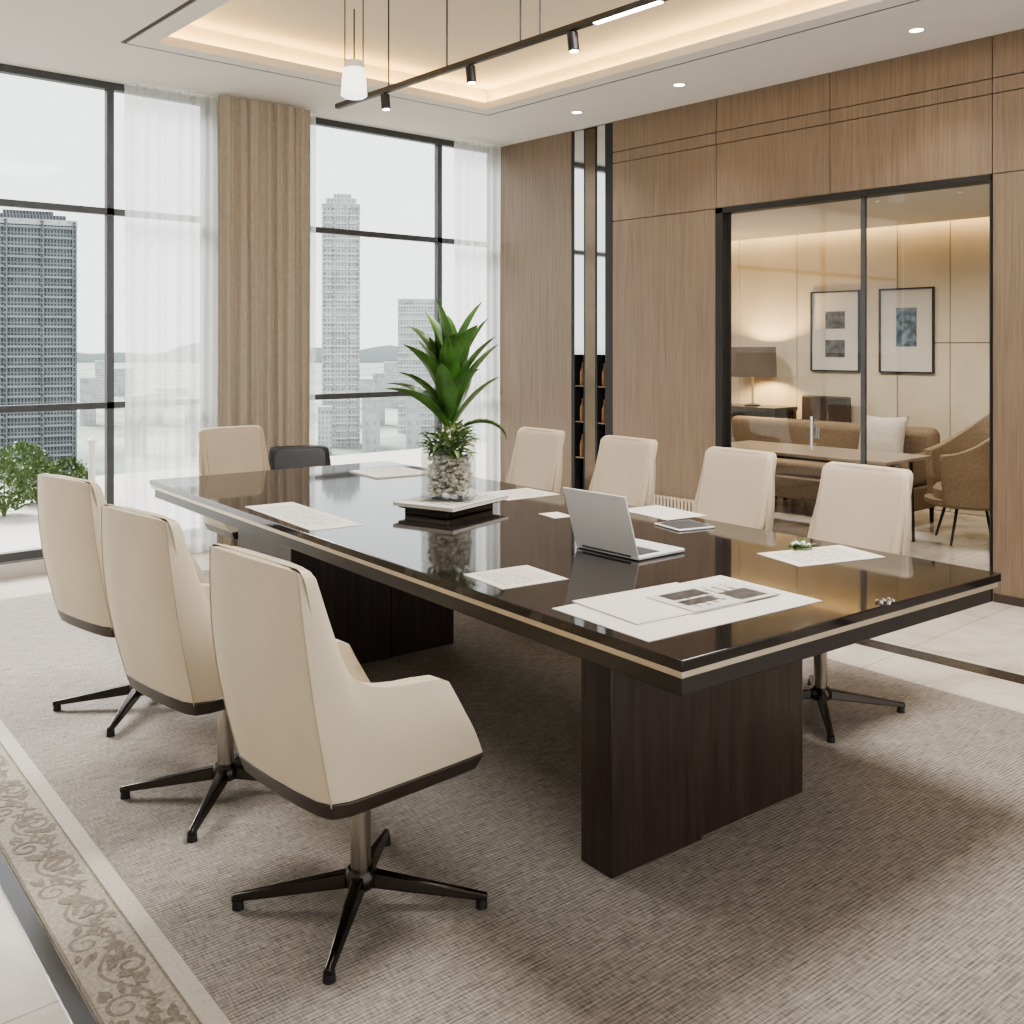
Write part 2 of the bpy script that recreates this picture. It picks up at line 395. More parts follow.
# window wall
ww = MB().b2(3.22, 3.92, WY, WY+.10, 0, CEIL).b2(-1.7, 3.22, WY, WY+.10, 0, .09).b2(3.92, WX+.1, WY, WY+.10, 0, .09)
ww = struct(ww.build('wall_back', M['white'], smooth=False), 'white window wall with low curb and pier', 'wall')
struct(MB().b2(-1.7, -1.6, -2.5, WY, 0, CEIL).build('wall_left', M['white'], smooth=False), 'plain cream wall left of the camera', 'wall')
def window(n, x0, x1, vert, label):
    w = struct(thing('window_%d' % n, label, 'window', (x0, WY, 0)))
    m = MB(); L = x1-x0
    m.b2(0, L, .02, .08, .10, .155).b2(0, L, .02, .08, CEIL-.05, CEIL)
    for v in vert: m.b2(v-x0-.024, v-x0+.024, .025, .075, .155, CEIL-.05)
    m.build('window_frame', M['frame'], w, smooth=False)
    for z in (1.085, 2.42):
        MB().b2(0, L, .025, .075, z-.022, z+.022).build('transom', M['frame'], w, smooth=False)
    MB().b2(0, L, .05, .056, .155, CEIL-.05).build('window_pane', M['window_glass'], w, smooth=False)
window(1, -1.6, 3.22, (-1.56, .45, 2.495, 3.185), 'floor to ceiling dark framed window at left')
window(2, 3.92, WX, (3.985, 5.345, WX-.035), 'dark framed window between drape and wood wall')

# curtains
def curtain(name, label, x0, x1, y, mat, fold, amp, ztop=CEIL-.012, cat='curtain'):
    m = MB(); n = int((x1-x0)*140); rows = []
    for z in [0.015+(ztop-.015)*k/10 for k in range(11)]:
        fr = 1-z/ztop; row = []
        for i in range(n+1):
            u = i/n; x = x0+(x1-x0)*u
            ph = 2*math.pi*(x-x0)/fold+.9*math.sin(5*x)
            row.append((x+.006*math.sin(ph*.5+z), y+amp*(.8+.3*fr)*math.sin(ph)+.35*amp*math.sin(ph*2.3+1+fr), z))
        rows.append(row)
    m.grid(rows)
    return tag(m.build(name, mat, ang=180), label, cat)
curtain('sheer_curtain', 'white sheer curtain hanging left of the beige drape', 2.54, 3.20, WY-.12, M['sheer'], .11, .022)
curtain('drape_curtain', 'heavy beige drape hanging in folds between the two windows', 3.17, 3.91, WY-.22, M['drape'], .10, .022)
curtain('sheer_curtain', 'narrow white sheer curtain in the corner by the wood wall', 5.40, 5.94, WY-.12, M['sheer'], .10, .02)
curtain('sheer_curtain', 'thin edge of white sheer just right of the beige drape', 3.93, 4.02, WY-.10, M['sheer'], .06, .012)

# ---------------------------------------------------------------- outside
struct(MB().b2(-8, 16, WY+.12, 11.9, -.3, -.02).build('terrace', M['terrace'], smooth=False), 'pale stone terrace outside the window', 'terrace')
struct(MB().b2(-3000, 3000, 30, 3500, -26, -25).build('ground', M['ground'], smooth=False), 'hazy land far below the windows', 'ground')
hm = MB(); pts = []
for i in range(81):
    px = -300+i*15; q = PD(px, 1500); pts.append((q.x, q.y, -25+20+9*math.sin(i*.21)+6*math.sin(i*.55+1)+3*math.sin(i*1.4)))
hm.grid([[(p[0], p[1], -25) for p in pts], pts])
struct(hm.build('hills', M['hill']), 'hazy hills on the horizon', 'hills')
def tower(name, label, px0, px1, d, ytop, mat, crown=0.0, group=None, band=None):
    pm = (px0+px1)/2; an = math.atan((pm-512)/F)
    rz = -YAW-an
    c = PD(pm, d); w = (px1-px0)/F*d*math.cos(an); zt = H+(HY-ytop)/F*d
    t = thing(name, label, 'building', (c.x, c.y, -25), rz, group)
    MB().b2(-w/2, w/2, 0, w*.8, 0, zt+25).build('tower_body', mat, t, smooth=False)
    if crown:
        MB().b2(-w*.40, w*.40, w*.1, w*.7, zt+25, zt+25+crown*.6).b2(-w*.2, w*.28, w*.2, w*.6, zt+25+crown*.6, zt+25+crown).build('tower_crown', mat, t, smooth=False)
        for s_ in (-.47, -.17, .17, .47):
            MB().b2(w*s_-.3, w*s_+.3, -.5, 0, 0, zt+25).build('facade_pier', mat, t, smooth=False)
    if band:
        bm_ = MB(); z = 2.0
        while z < zt+24:
            bm_.b2(-w/2-.05, w/2+.05, -.35, 0, z, z+.42); z += 2.0
        bm_.build('floor_bands', band, t, smooth=False)
    MB().b2(-w/2-.1, w/2+.1, -.2, w*.8+.2, zt+25-.8, zt+25+.3).build('roof_edge', M['tower3'], t, smooth=False)
    return t
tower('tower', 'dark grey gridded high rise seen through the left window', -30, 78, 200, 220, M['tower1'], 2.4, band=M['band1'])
tower('tower', 'tall slim hazy pale high rise at the left of the second window', 322, 360, 260, 205, M['tower2'], 3.2, band=M['band2'])
tower('tower', 'shorter hazy pale apartment block beside the plant in the second window', 398, 438, 300, 300, M['tower2'], 0, band=M['band2'])
LB = 'low hazy city block in the distance behind the windows'
r2 = random.Random(21)
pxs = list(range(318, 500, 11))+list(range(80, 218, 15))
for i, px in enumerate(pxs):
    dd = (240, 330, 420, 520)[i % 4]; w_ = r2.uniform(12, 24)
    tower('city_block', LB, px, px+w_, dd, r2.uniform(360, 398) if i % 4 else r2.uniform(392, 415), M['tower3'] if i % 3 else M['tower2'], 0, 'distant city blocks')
def shrub(px, d, r, h, label, n=900):
    c = PD(px, d); m = MB()
    for i in range(n):
        a = rnd.uniform(0, 2*math.pi); e = math.asin(rnd.uniform(-.9, 1)); q = r*rnd.uniform(.5, 1.0)
        p = Vector((q*math.cos(e)*math.cos(a), q*math.cos(e)*math.sin(a), h*.5+h*.5*math.sin(e)*rnd.uniform(.7, 1.05)))
        u = Vector((rnd.uniform(-1, 1), rnd.uniform(-1, 1), rnd.uniform(-1, 1))).normalized(); v = u.cross(Vector((.3, .5, .8))).normalized()
        s_ = rnd.uniform(.018, .034)
        m.bm.faces.new([m.bm.verts.new(p+x) for x in (u*s_, v*s_*.5, -u*s_, -v*s_*.5)])
    t = thing('shrub', label, 'shrub', (c.x, c.y, -.02), group='terrace shrubs')
    m.build('foliage', M['shrub'], t, smooth=False, recalc=False)
    st = MB()
    for k in range(5):
        a = k*1.3; st.cyl((0, 0, 0), (r*.5*math.cos(a), r*.5*math.sin(a), h*.6), .012, .006, 6)
    st.build('stem', M['stem'], t)
shrub(4, 8.9, .27, .54, 'tallest green shrub on the terrace at the left picture edge')
shrub(38, 9.6, .25, .42, 'middle green shrub on the terrace before the grey tower')
shrub(68, 10.3, .23, .36, 'small green shrub on the terrace nearest the window mullion')
shrub(22, 10.9, .30, .46, 'rearmost green shrub on the terrace behind the other shrubs', 1100)
q = PD(92, 9.9)
tag(MB().cyl((0, 0, 0), (0, 0, .55), .035, .03).lathe([(0, .62), (.05, .58), (.05, .55), (0, .55)]).build('terrace_post', M['white'], loc=(q.x, q.y, -.02)), 'short white post on the terrace beside the small shrub', 'post')

# ---------------------------------------------------------------- rug
rz = -R(3.0); RW, RL = 3.50, 6.6
rug = thing('rug', 'large taupe woven rug with scroll pattern border under the table', 'rug', (2.57, 3.0, 0), rz)
x0, x1 = -RW/2, RW/2
MB().b2(x0+.225, x1-.03, -RL/2, RL/2, 0, RUG).build('rug_field', M['rug'], rug, smooth=False)
MB().b2(x0+.175, x0+.225, -RL/2, RL/2, 0, RUG-.001).build('rug_stripe', M['rugs'], rug, smooth=False)
bd = MB().b2(x0, x0+.175, -RL/2, RL/2, 0, RUG-.0015).build('rug_border', M['rugb'], rug, smooth=False)
# woven scroll: one vine with curls and leaves
sc = MB(); BC = x0+.0875; BZ = RUG-.0013; rib = [0]
def ribbon(pts, wf):
    rowsr = []; zz = BZ+.00002*((rib[0]*7) % 61); rib[0] += 1
    for i, p in enumerate(pts):
        a = pts[max(0, i-1)]; b = pts[min(len(pts)-1, i+1)]; t_ = Vector((b[0]-a[0], b[1]-a[1]))
        if t_.length < 1e-6: t_ = Vector((0, 1))
        t_.normalize()
        w_ = wf(i/(len(pts)-1))/2
        rowsr.append([(p[0]-t_.y*w_, p[1]+t_.x*w_, zz), (p[0]+t_.y*w_, p[1]-t_.x*w_, zz)])
    sc.grid(rowsr)
PER = .30
def vine(y): return BC+.036*math.sin(2*math.pi*y/PER)
n = 600
ribbon([(vine(-RL/2+.01+(RL-.02)*i/n), -RL/2+.01+(RL-.02)*i/n) for i in range(n+1)], lambda t: .010)
yy = -RL/2+PER*.25
def leafshape(bx, by, da, ll, ww_, curl=.5):
    for shrink in (1.0, .7, .45):
        pts_ = []; px_, py_, d_ = bx, by, da
        for q_ in range(8):
            pts_.append((px_, py_)); px_ += shrink*ll/7*math.cos(d_); py_ += shrink*ll/7*math.sin(d_); d_ += curl/7
        if all(x0+.014 < p_[0] < x0+.161 for p_ in pts_):
            ribbon(pts_, lambda t: max(.004, ww_*math.sin(math.pi*min(.95, t*.88+.08)))); return
rv = random.Random(5)
while yy < RL/2-.1:
    s_ = 1 if math.sin(2*math.pi*yy/PER) > 0 else -1
    cx, cy = BC-s_*.030, yy
    pts = []
    for i in range(30):
        a = i/29*R(500); r_ = .046*(1-i/29*.80)
        pts.append((cx+s_*r_*math.cos(a), cy+r_*math.sin(a)))
    ribbon(pts, lambda t: .012*(1-.4*t))
    for j in range(15):
        la = j*24+rv.uniform(-12, 12); ll = rv.uniform(.034, .060)
        leafshape(cx+s_*.047*math.cos(R(la)), cy+.050*math.sin(R(la)), R(la+rv.uniform(-40, 60)), ll, rv.uniform(.016, .024), rv.uniform(-.9, .9))
    yy += PER/2
for xx in (x0+.004, x0+.171):
    ribbon([(xx, -RL/2+.005), (xx, RL/2-.005)], lambda t: .006)
sc.build('border_scroll', M['scroll'], bd, smooth=False)
fr = MB(); rowsf = []; y = -RL/2+.01; i = 0
while y < RL/2-.01:
    rowsf.append([(x1-.03, y, .006), (x1-.020+(.034 if i % 4 < 2 else 0), y, .006)]); y += .012; i += 1
fr.grid(rowsf); fr.build('rug_fringe', M['rugs'], rug, smooth=False)
struct(MB().b2(x0-.045, x0-.004, -RL/2, RL/2, 0, .006).build('trim_3', M['black_marble'], loc=(2.57, 3.0, 0), rz=rz), 'black floor strip along the left edge of the rug', 'floor inlay')

# ---------------------------------------------------------------- table
tb = thing('conference_table', 'long dark glossy conference table on two slab pedestals', 'table', (2.735, 3.394, RUG), -R(4.3))
hw, hl = .745, 1.97
MB().b2(-hw, hw, -hl, hl, .722, .75).build('tabletop', M['lacquer'], tb, bev=.003)
MB().b2(-hw+.007, hw-.007, -hl+.007, hl-.007, .704, .722).build('trim_strip', M['gold'], tb, bev=.002)
MB().b2(-hw+.022, hw-.022, -hl+.022, hl-.022, .655, .704).build('apron', M['apron'], tb, bev=.003)
pd = MB().b2(-.57, -.20, -1.54, -1.41, 0, .655).build('pedestal', M['dwood'], tb, bev=.004)
MB().b2(-.19, .31, -1.525, -1.42, 0, .655).build('pedestal_panel', M['dwood'], pd, bev=.004)
MB().b2(-.21, -.18, -1.49, -1.43, 0.002, .653).build('pedestal_core', M['black'], pd)
pd = MB().b2(-.57, -.06, .54, 1.15, 0, .655).build('pedestal', M['dwood'], tb, bev=.004)
MB().b2(-.05, .31, .555, 1.135, 0, .655).build('pedestal_panel', M['dwood'], pd, bev=.004)
MB().b2(-.07, -.04, .60, 1.1, 0.002, .653).build('pedestal_core', M['black'], pd)

# ---------------------------------------------------------------- chairs
def make_chair(label, mat, pip, k=1.0, drop=0.0, group='cream swivel armchairs around the table', slim=0.0, rad=.034, wid=1.0):
    t = thing('swivel_chair', label, 'chair', group=group)
    zt = lambda z: .40+(z-.40)*(k if z > .7 else 1)
    side = [(.225, .105, .612, .238, .244), (.212, .098, .630, .239, .248), (.185, .072, .643, .240, .250), (.12, .015, .650, .241, .251), (.05, -.045, .654, .241, .250), (-.02, -.100, .661, .241, .247),
            (-.06, -.135, .671, .241, .244), (-.09, -.168, .687, .241, .240), (-.115, -.195, .712, .241, .236), (-.138, -.218, .760, .241, .232), (-.165, -.248, .85, .240, .227), (-.195, -.280, .948, .238, .224)]
    side = [(a, b-(slim if z > .69 else 0), z-drop*(1 if z < .73 else .8 if z < .8 else .3 if z < .9 else 0), c*wid, d*wid) for a, b, z, c, d in side]
    st = []   # outer bottom, outer top, inner bottom, inner top
    th = .05; NS = len(side)
    for i, (xb, xt, z, yb, yt) in enumerate(side):
        hi_ = i >= NS-2
        ixt = xt+(.010 if hi_ else 0)
        st.append(((xb, yb), (xt, yt, zt(z)), (max(xb, -.135) if i > NS-4 else xb, yb-th), (ixt, yt-(.022 if hi_ else th if i < NS-3 else .040), zt(z)-.001)))
    st.append(((-.236, .222*wid), (-.322, .212*wid, zt(.966)), (-.150, .184*wid), (-.276-slim, .194*wid, zt(.959))))
    st.append(((-.250, .185*wid), (-.336, .178*wid, zt(.973)), (-.160, .160*wid), (-.282-slim, .165*wid, zt(.968))))
    for y in (.1, 0.0):
        bul = .008*(1-(y/.19)**2)
        st.append(((-.252-bul, y), (-.338-bul, y, zt(.975)), (-.156, y), (-.280-slim, y, zt(.970))))
    full = st+[((a[0], -a[1]), (b[0], -b[1], b[2]), (c[0], -c[1]), (d[0], -d[1], d[2])) for a, b, c, d in reversed(st[:-1])]
    NV = 9; z0 = .405
    def col(pb, pt, bulge):
        r = []
        for j in range(NV+1):
            v = j/NV; w = math.sin(math.pi*v)*bulge
            x = pb[0]+(pt[0]-pb[0])*v; y = pb[1]+(pt[1]-pb[1])*v
            r.append((x+w*(-1 if pb[0] < -.19 else 0), y+w*(1 if y > 0 else -1)*(1.0 if abs(y) > .17*wid else 0), z0+(pt[2]-z0)*v))
        return r
    m = MB(); bm = m.bm
    O = [[bm.verts.new(p) for p in col(a, b, .018)] for a, b, c, d in full]
    I = [[bm.verts.new(p) for p in col(c, d, .0)] for a, b, c, d in full]
    n = len(full)
    for i in range(n-1):
        for j in range(NV):
            bm.faces.new((O[i][j], O[i+1][j], O[i+1][j+1], O[i][j+1]))
            bm.faces.new((I[i][j], I[i][j+1], I[i+1][j+1], I[i+1][j]))
        bm.faces.new((O[i][NV], O[i+1][NV], I[i+1][NV], I[i][NV]))
        bm.faces.new((O[i][0], I[i][0], I[i+1][0], O[i+1][0]))
    for i in (0, n-1):
        for j in range(NV):
            f = (O[i][j], O[i][j+1], I[i][j+1], I[i][j])
            bm.faces.new(f if i == 0 else f[::-1])
    m.build('backrest_shell', mat, t, bev=.013, seg=4, ang=60)
    # piping seams down the two rear corners
    for sgn in (1, -1):
        a, b, c, d = full[NS] if sgn == 1 else full[n-1-NS]
        pts_ = col(a, b, .018); pm = MB()
        for p, q in zip(pts_[:-1], pts_[1:]):
            e = Vector((-.0008, .0008*sgn, 0)); pm.cyl(Vector(p)+e, Vector(q)+e, .0022, n=6)
        pm.build('piping', pip, t)
    # padded face of the back, a soft flat slab covering the rim of the shell
    m = MB(); rows = []
    NVp, NUp = 30, 26
    for j in range(NVp+1):
        vv = math.sin((-1+2*j/NVp)*math.pi/2)*.5+.5
        z = .50+(zt(.974)-.50)*vv
        zk = .705-drop
        s_ = min(1, max(0, (z-zk+.03)/.09)); s_ = s_*s_*(3-2*s_)
        hwid = (.186+(.2325-.186)*s_-.006*max(0, (z-.72)/.25))*wid
        x = -.158-(.124+slim)*(z-.405)/(zt(.965)-.405)
        row = []
        ev = (1-abs(2*vv-1)**30)**.5
        cz_ = max(0, (z-(zt(.974)-rad))/rad)
        hwid -= rad*.9*(1-math.sqrt(max(0, 1-cz_**2)))
        for i in range(NUp+1):
            u = math.sin((-1+2*i/NUp)*math.pi/2); eu = (1-abs(u)**26)**.5
            row.append((x-.034+.040*ev*eu, u*hwid, z))
        rows.append(row)
    m.grid(rows); m.build('back_cushion', mat, t, ang=180)
    MB().b2(-.205, .232, -.188*wid, .188*wid, .40, .487).build('seat_cushion', mat, t, bev=.03, seg=4)
    out = [a for a, b, c, d in full]
    lo = [(x*.95-.004, y*.95, .368) for x, y in out]; hi = [(x*1.02, y*1.03, .414) for x, y in out]
    MB().prism(lo, hi).build('seat_pan', M['pan'], t, bev=.006)
    MB().cyl((0, 0, .08), (0, 0, .34), .027).build('column', M['bronze'], t)
    MB().lathe([(0, .370), (.09, .370), (.085, .352), (.04, .335), (.034, .30), (0, .30)]).build('column_collar', M['legmetal'], t)
    MB().lathe([(0, .050), (.036, .050), (.045, .06), (.045, .085), (.034, .100), (0, .100)]).build('hub', M['legmetal'], t)
    for q in range(4):
        a = R((42, 140, 222, 314)[q]); ca, sa = math.cos(a), math.sin(a)
        def pt(r, w, z): return (r*ca-w*sa, r*sa+w*ca, z)
        lo = [pt(.02, -.022, .055), pt(.338, -.012, .020), pt(.338, .012, .020), pt(.02, .022, .055)]
        hi = [pt(.02, -.016, .094), pt(.338, -.007, .038), pt(.338, .007, .038), pt(.02, .016, .094)]
        lg = MB().prism(lo, hi).build('leg', M['legmetal'], t, bev=.004)
        MB().cyl(pt(.322, 0, 0), pt(.322, 0, .024), .016, .014, 14).build('foot', M['rubber'], lg)
    return t
ch0 = make_chair('cream swivel armchair nearest the camera, seen from behind', M['cream'], M['piping'])
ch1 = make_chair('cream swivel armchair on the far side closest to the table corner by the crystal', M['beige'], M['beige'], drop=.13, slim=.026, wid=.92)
spots = [
    (ch0, 1.462, 2.26, 2, None),
    (ch0, 1.490, 3.12, 5, 'cream swivel armchair in the middle of the three on the left side'),
    (ch0, 1.585, 4.11, 8, 'cream swivel armchair on the left side closest to the window'),
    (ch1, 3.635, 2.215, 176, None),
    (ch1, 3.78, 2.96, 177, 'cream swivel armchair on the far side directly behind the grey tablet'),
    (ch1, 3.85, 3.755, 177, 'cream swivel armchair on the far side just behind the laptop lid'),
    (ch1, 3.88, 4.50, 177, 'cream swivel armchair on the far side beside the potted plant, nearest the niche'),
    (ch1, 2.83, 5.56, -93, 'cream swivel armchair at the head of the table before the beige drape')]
for src, x, y, a, lab in spots:
    c = copy_tree(src) if lab else src
    c.location = (x, y, RUG); c.rotation_euler.z = R(a)
    if lab: c['label'] = lab
dk = make_chair('dark slate grey chair with lower back beside the cream chair at the head', M['slate'], M['slate'], .83, .05, group=None, rad=.11)
dk.location = (3.38, 5.91, RUG); dk.rotation_euler.z = R(-112); dk.scale = (.9, .9, .9)

# ---------------------------------------------------------------- things on the table
def paper(name, label, cat, quad, mat, z=0.0, th=.0015, group='papers on the table'):
    p = [P(x, y, TZ) for x, y in quad]
    u = ((p[1]-p[0])+(p[2]-p[3]))/2; v = ((p[3]-p[0])+(p[2]-p[1]))/2
    c = (p[0]+p[1]+p[2]+p[3])/4; w, h = u.length, v.length
    o = MB().b2(-w/2, w/2, -h/2, h/2, 0, th).build(name, mat, loc=(c.x, c.y, TZ+z), rz=math.atan2(u.y, u.x), smooth=False)
    o['size'] = [w, h]
    return tag(o, label, cat, group)
paper('document', 'large white document sheet lying nearest the table front corner', 'paper', ((549, 607), (643, 641), (828, 602), (724, 577)), M['paper'])
paper('document', 'smaller blank white page on top of the large front sheet', 'paper', ((576, 604), (640, 627), (742, 603), (672, 583)), M['paper'], .0018, .004)
br = paper('brochure', 'grey printed brochure with dark pictures on the front sheets', 'brochure', ((644, 599), (692, 614), (784, 597), (732, 584)), M['text2'], .0060, .003)
bw_, bh_ = br['size']
for (a, b, c, d) in ((-.44, -.10, -.40, .02), (-.02, .22, -.42, -.05), (-.05, .42, .08, .40)):
    MB().b2(a*bw_, b*bw_, c*bh_, d*bh_, .003, .0034).build('printed_picture', M['ink'], br, smooth=False)
paper('document', 'printed page lying alone in the middle left of the laptop', 'paper', ((466, 575), (505, 591), (566, 578), (524, 565)), M['text'])
paper('document', 'two column printed sheet on the left side of the table', 'paper', ((245, 507), (312, 531), (363, 525), (292, 502)), M['text'])
paper('document', 'printed sheet under the small green sprig', 'paper', ((758, 555), (800, 566), (886, 558), (838, 544)), M['text'])
paper('document', 'pale sheet by the far table edge between laptop and tablet', 'paper', ((622, 510), (668, 521), (706, 515), (654, 505)), M['paper'])
paper('document', 'white sheet right of the plant near the far side chairs', 'paper', ((482, 495), (512, 501), (556, 494), (520, 487)), M['text'])
paper('card', 'small white card between plant and laptop', 'card', ((540, 514), (556, 519), (572, 516), (556, 512)), M['paper'])
paper('document', 'printed papers at the far head end of the table', 'paper', ((358, 473), (384, 480), (424, 473), (394, 467)), M['text'], 0, .008)
def slab_thing(name, label, cat, quad, mat, th, scr):
    p = [P(x, y, TZ) for x, y in quad]
    u = ((p[1]-p[0])+(p[2]-p[3]))/2; v = ((p[3]-p[0])+(p[2]-p[1]))/2; c = (p[0]+p[1]+p[2]+p[3])/4; w, h = u.length, v.length
    t = thing(name, label, cat, (c.x, c.y, TZ), math.atan2(u.y, u.x))
    MB().b2(-w/2, w/2, -h/2, h/2, 0, th).build('tablet_body', mat, t, bev=.003)
    MB().b2(-w/2+.008, w/2-.008, -h/2+.008, h/2-.008, th, th+.0006).build('tablet_screen', scr, t, smooth=False)
slab_thing('tablet', 'grey tablet lying flat before the second far side chair', 'tablet', ((655, 525), (680, 532), (714, 528), (688, 521)), M['alu'], .008, M['keys'])

# laptop
lp = thing('laptop', 'open silver laptop seen from behind its lid', 'laptop', (2.590, 2.42, TZ), -R(2))
MB().b2(-.005, .235, -.155, .155, .002, .015).build('laptop_base', M['alu'], lp, bev=.004)
MB().b2(.02, .125, -.135, .135, .015, .0162).build('keyboard', M['keys'], lp, smooth=False)
MB().b2(.145, .21, -.05, .05, .015, .0158).build('touchpad', M['alu'], lp, smooth=False)
ld = MB().b2(-.003, .003, -.155, .155, .0, .222).build('laptop_lid', M['alu'], lp, bev=.002, loc=(-.004, 0, .014)); ld.rotation_euler.y = -R(17)
MB().b2(.0032, .0036, -.146, .146, .012, .212).build('laptop_screen', M['screen'], ld, smooth=False)
MB().cyl((-.004, -.12, .013), (-.004, .12, .013), .005, n=10).build('hinge', M['keys'], lp)

# tray, magazine, vase plant
VC = Vector((2.735, 3.51))
tag(MB().b2(-.165, .165, -.12, .12, 0, .028).b2(-.185, .185, -.14, .14, .028, .040).build('display_box', M['lacquer'], loc=(VC.x, VC.y, TZ), rz=R(14), bev=.003), 'black lacquer stepped tray under the plant vase', 'tray')
mg = thing('magazine', 'large pale magazine on the black block under the vase', 'magazine', (VC.x+.01, VC.y-.005, TZ+.040), R(16))
mg['label'] = 'large pale magazine on the black tray under the vase'
MB().b2(-.215, .215, -.16, .16, 0, .014).build('magazine_pages', M['paper'], mg, smooth=False)
MB().b2(-.217, .217, -.162, .162, .014, .0155).build('magazine_cover', M['text2'], mg, smooth=False)
VZ = TZ+.0555; VR = 42
pl = thing('potted_plant', 'tall green strap leaved plant in a square clear glass vase', 'plant', (VC.x, VC.y, VZ), R(VR))
vs = MB(); a = .106
vs.prism([(-a, -a, 0), (a, -a, 0), (a, a, 0), (-a, a, 0)], [(-a, -a, .012), (a, -a, .012), (a, a, .012), (-a, a, .012)])
for sx, sy, dx, dy in ((-1, 0, .003, a), (1, 0, .003, a), (0, -1, a-.006, .003), (0, 1, a-.006, .003)):
    cx, cy = sx*(a-.003), sy*(a-.003); vs.b2(cx-dx, cx+dx, cy-dy, cy+dy, .012, .285)
vs.build('vase', M['vase'], pl, smooth=False)
pb = MB()
for i in range(680):
    r_ = rnd.uniform(.009, .016); pb.sph((rnd.uniform(-.082, .082), rnd.uniform(-.082, .082), rnd.uniform(.026, .19)), r_, (1, 1, .75), 1)
o = pb.build('pebbles', M['pebble'], pl); o['kind'] = 'stuff'
sm = MB()
for i in range(6):
    x, y = rnd.uniform(-.03, .03), rnd.uniform(-.03, .03); sm.cyl((x, y, .05), (x*.4, y*.4, .50), .010, .012, 10)
sm.cyl((0, 0, .3), (0, 0, .56), .018, .012, 12)
sm.build('stem', M['stem'], pl)
lf = MB()
def leaf(m, base, az, el, L, W, bend, fold=.22):
    n = 10; p = Vector(base); e = el; rowsv = []
    for i in range(n+1):
        t = i/n; w = W*max(.02, math.sin(math.pi*min(1, .10+.90*t**.95)))**.75
        if i == n: w = .001
        side = Vector((-math.sin(az), math.cos(az), 0)); up = Vector((-math.cos(az)*math.sin(e), -math.sin(az)*math.sin(e), math.cos(e)))
        rowsv.append([p-side*w/2+up*w*fold, p-side*w/4+up*w*fold*.4, p.copy(), p+side*w/4+up*w*fold*.4, p+side*w/2+up*w*fold])
        p = p+Vector((math.cos(az)*math.cos(e), math.sin(az)*math.cos(e), math.sin(e)))*(L/n); e -= bend/n*(.4+1.2*t)
    m.grid(rowsv)
NL = 25; rp = random.Random(12)
for i in range(NL):
    f = i/(NL-1); az = i*2.399+rp.uniform(-.4, .4); zb = .30+.24*f
    leaf(lf, (.014*math.cos(az), .014*math.sin(az), zb), az, R(51+31*f+rp.uniform(-9, 9)), rp.uniform(.30, .39), rp.uniform(.088, .112), rp.uniform(.4, 1.2)*(1.1-f*.6))
leaf(lf, (.02, -.03, .30), R(-41.5-VR), R(28), .27, .08, 2.2)
lf.build('foliage', M['leaf'], pl, recalc=False, ang=180)
fl = MB()
for i in range(60):
    aa = rnd.uniform(0, 6.28); rr = rnd.uniform(.02, .12); fl.sph((rr*math.cos(aa), rr*math.sin(aa), rnd.uniform(.25, .35)), rnd.uniform(.004, .008), (1, 1, .7), 1)
o = fl.build('white_blossoms', M['petal'], pl); o['kind'] = 'stuff'
gr = MB()
for i in range(120):
    aa = rnd.uniform(0, 6.28); rr = rnd.uniform(.02, .085); leaf(gr, (rr*math.cos(aa), rr*math.sin(aa), rnd.uniform(.19, .29)), aa, R(rnd.uniform(0, 70)), rnd.uniform(.05, .10), .024, rnd.uniform(.6, 1.8))
gr.build('filler_greens', M['filler'], pl, recalc=False)

# sprig on paper
c = P(800, 549, TZ)
sp = thing('flower_sprig', 'small green sprig with white buds on a printed sheet', 'flower', (c.x, c.y, TZ+.0016), .4)
m = MB()
for i in range(16): leaf(m, (rnd.uniform(-.02, .02), rnd.uniform(-.02, .02), .004), i*.8, R(rnd.uniform(5, 50)), rnd.uniform(.035, .06), .018, .6)
m.build('leaves', M['leaf'], sp, recalc=False)
m = MB()
for i in range(7): m.sph((rnd.uniform(-.03, .03), rnd.uniform(-.03, .03), rnd.uniform(.012, .035)), .009, sub=1)
m.build('buds', M['petal'], sp)
c = P(885, 603, TZ)
cr = MB()
for i in range(9):
    a = i*2.4; r_ = .007*math.sqrt(i)*1.2
    cr.sph((r_*math.cos(a)*1.6, r_*math.sin(a), .005), .006, (1, 1, .85), 1)
tag(cr.build('crystal_ornament', M['mirror'], loc=(c.x, c.y, TZ), smooth=False), 'small cluster of clear crystals near the right table corner', 'ornament')

# ---------------------------------------------------------------- ceiling fixtures
TRX, TRZ = 3.24, 2.95
tk = thing('track_light', 'black linear track light hung on thin cables above the table', 'track light', (TRX, 0, TRZ))
MB().b2(-.016, .016, 1.2, 5.27, -.012, .018).build('track_rail', M['black'], tk, bev=.002)
MB().b2(-.014, .014, 2.72, 3.10, -.016, -.011).build('led_module', M['led_white'], tk, smooth=False)
for y in (5.08, 4.72, 4.18, 3.60, 3.46, 1.8):
    MB().cyl((0, y, .018), (0, y, CEIL+.19-TRZ), .0045, n=8).build('cable', M['black'], tk)
for y in (4.757, 3.985, 3.245):
    s_ = MB().cyl((0, y, -.012), (0, y, -.025), .008, n=10).cyl((0, y, -.02), (.004, y-.006, -.105), .026, .026, 20).build('spot_head', M['black'], tk, bev=.003)
    MB().cyl((.004, y-.006, -.104), (.004, y-.0062, -.107), .02, n=18).build('spot_lens', M['led_white'], s_)
pc = PD(354, 5.5)
pn = thing('pendant_lamp', 'small white opal glass pendant lamp on thin cords', 'pendant lamp', (pc.x, pc.y, 2.86))
MB().lathe([(0, .0), (.055, .0), (.072, .012), (.066, .10), (.056, .16), (0, .16)]).build('glass_shade', M['opal'], pn)
MB().lathe([(0, .16), (.056, .16), (.054, .195), (.05, .20), (0, .20)]).build('cap', M['alu'], pn)
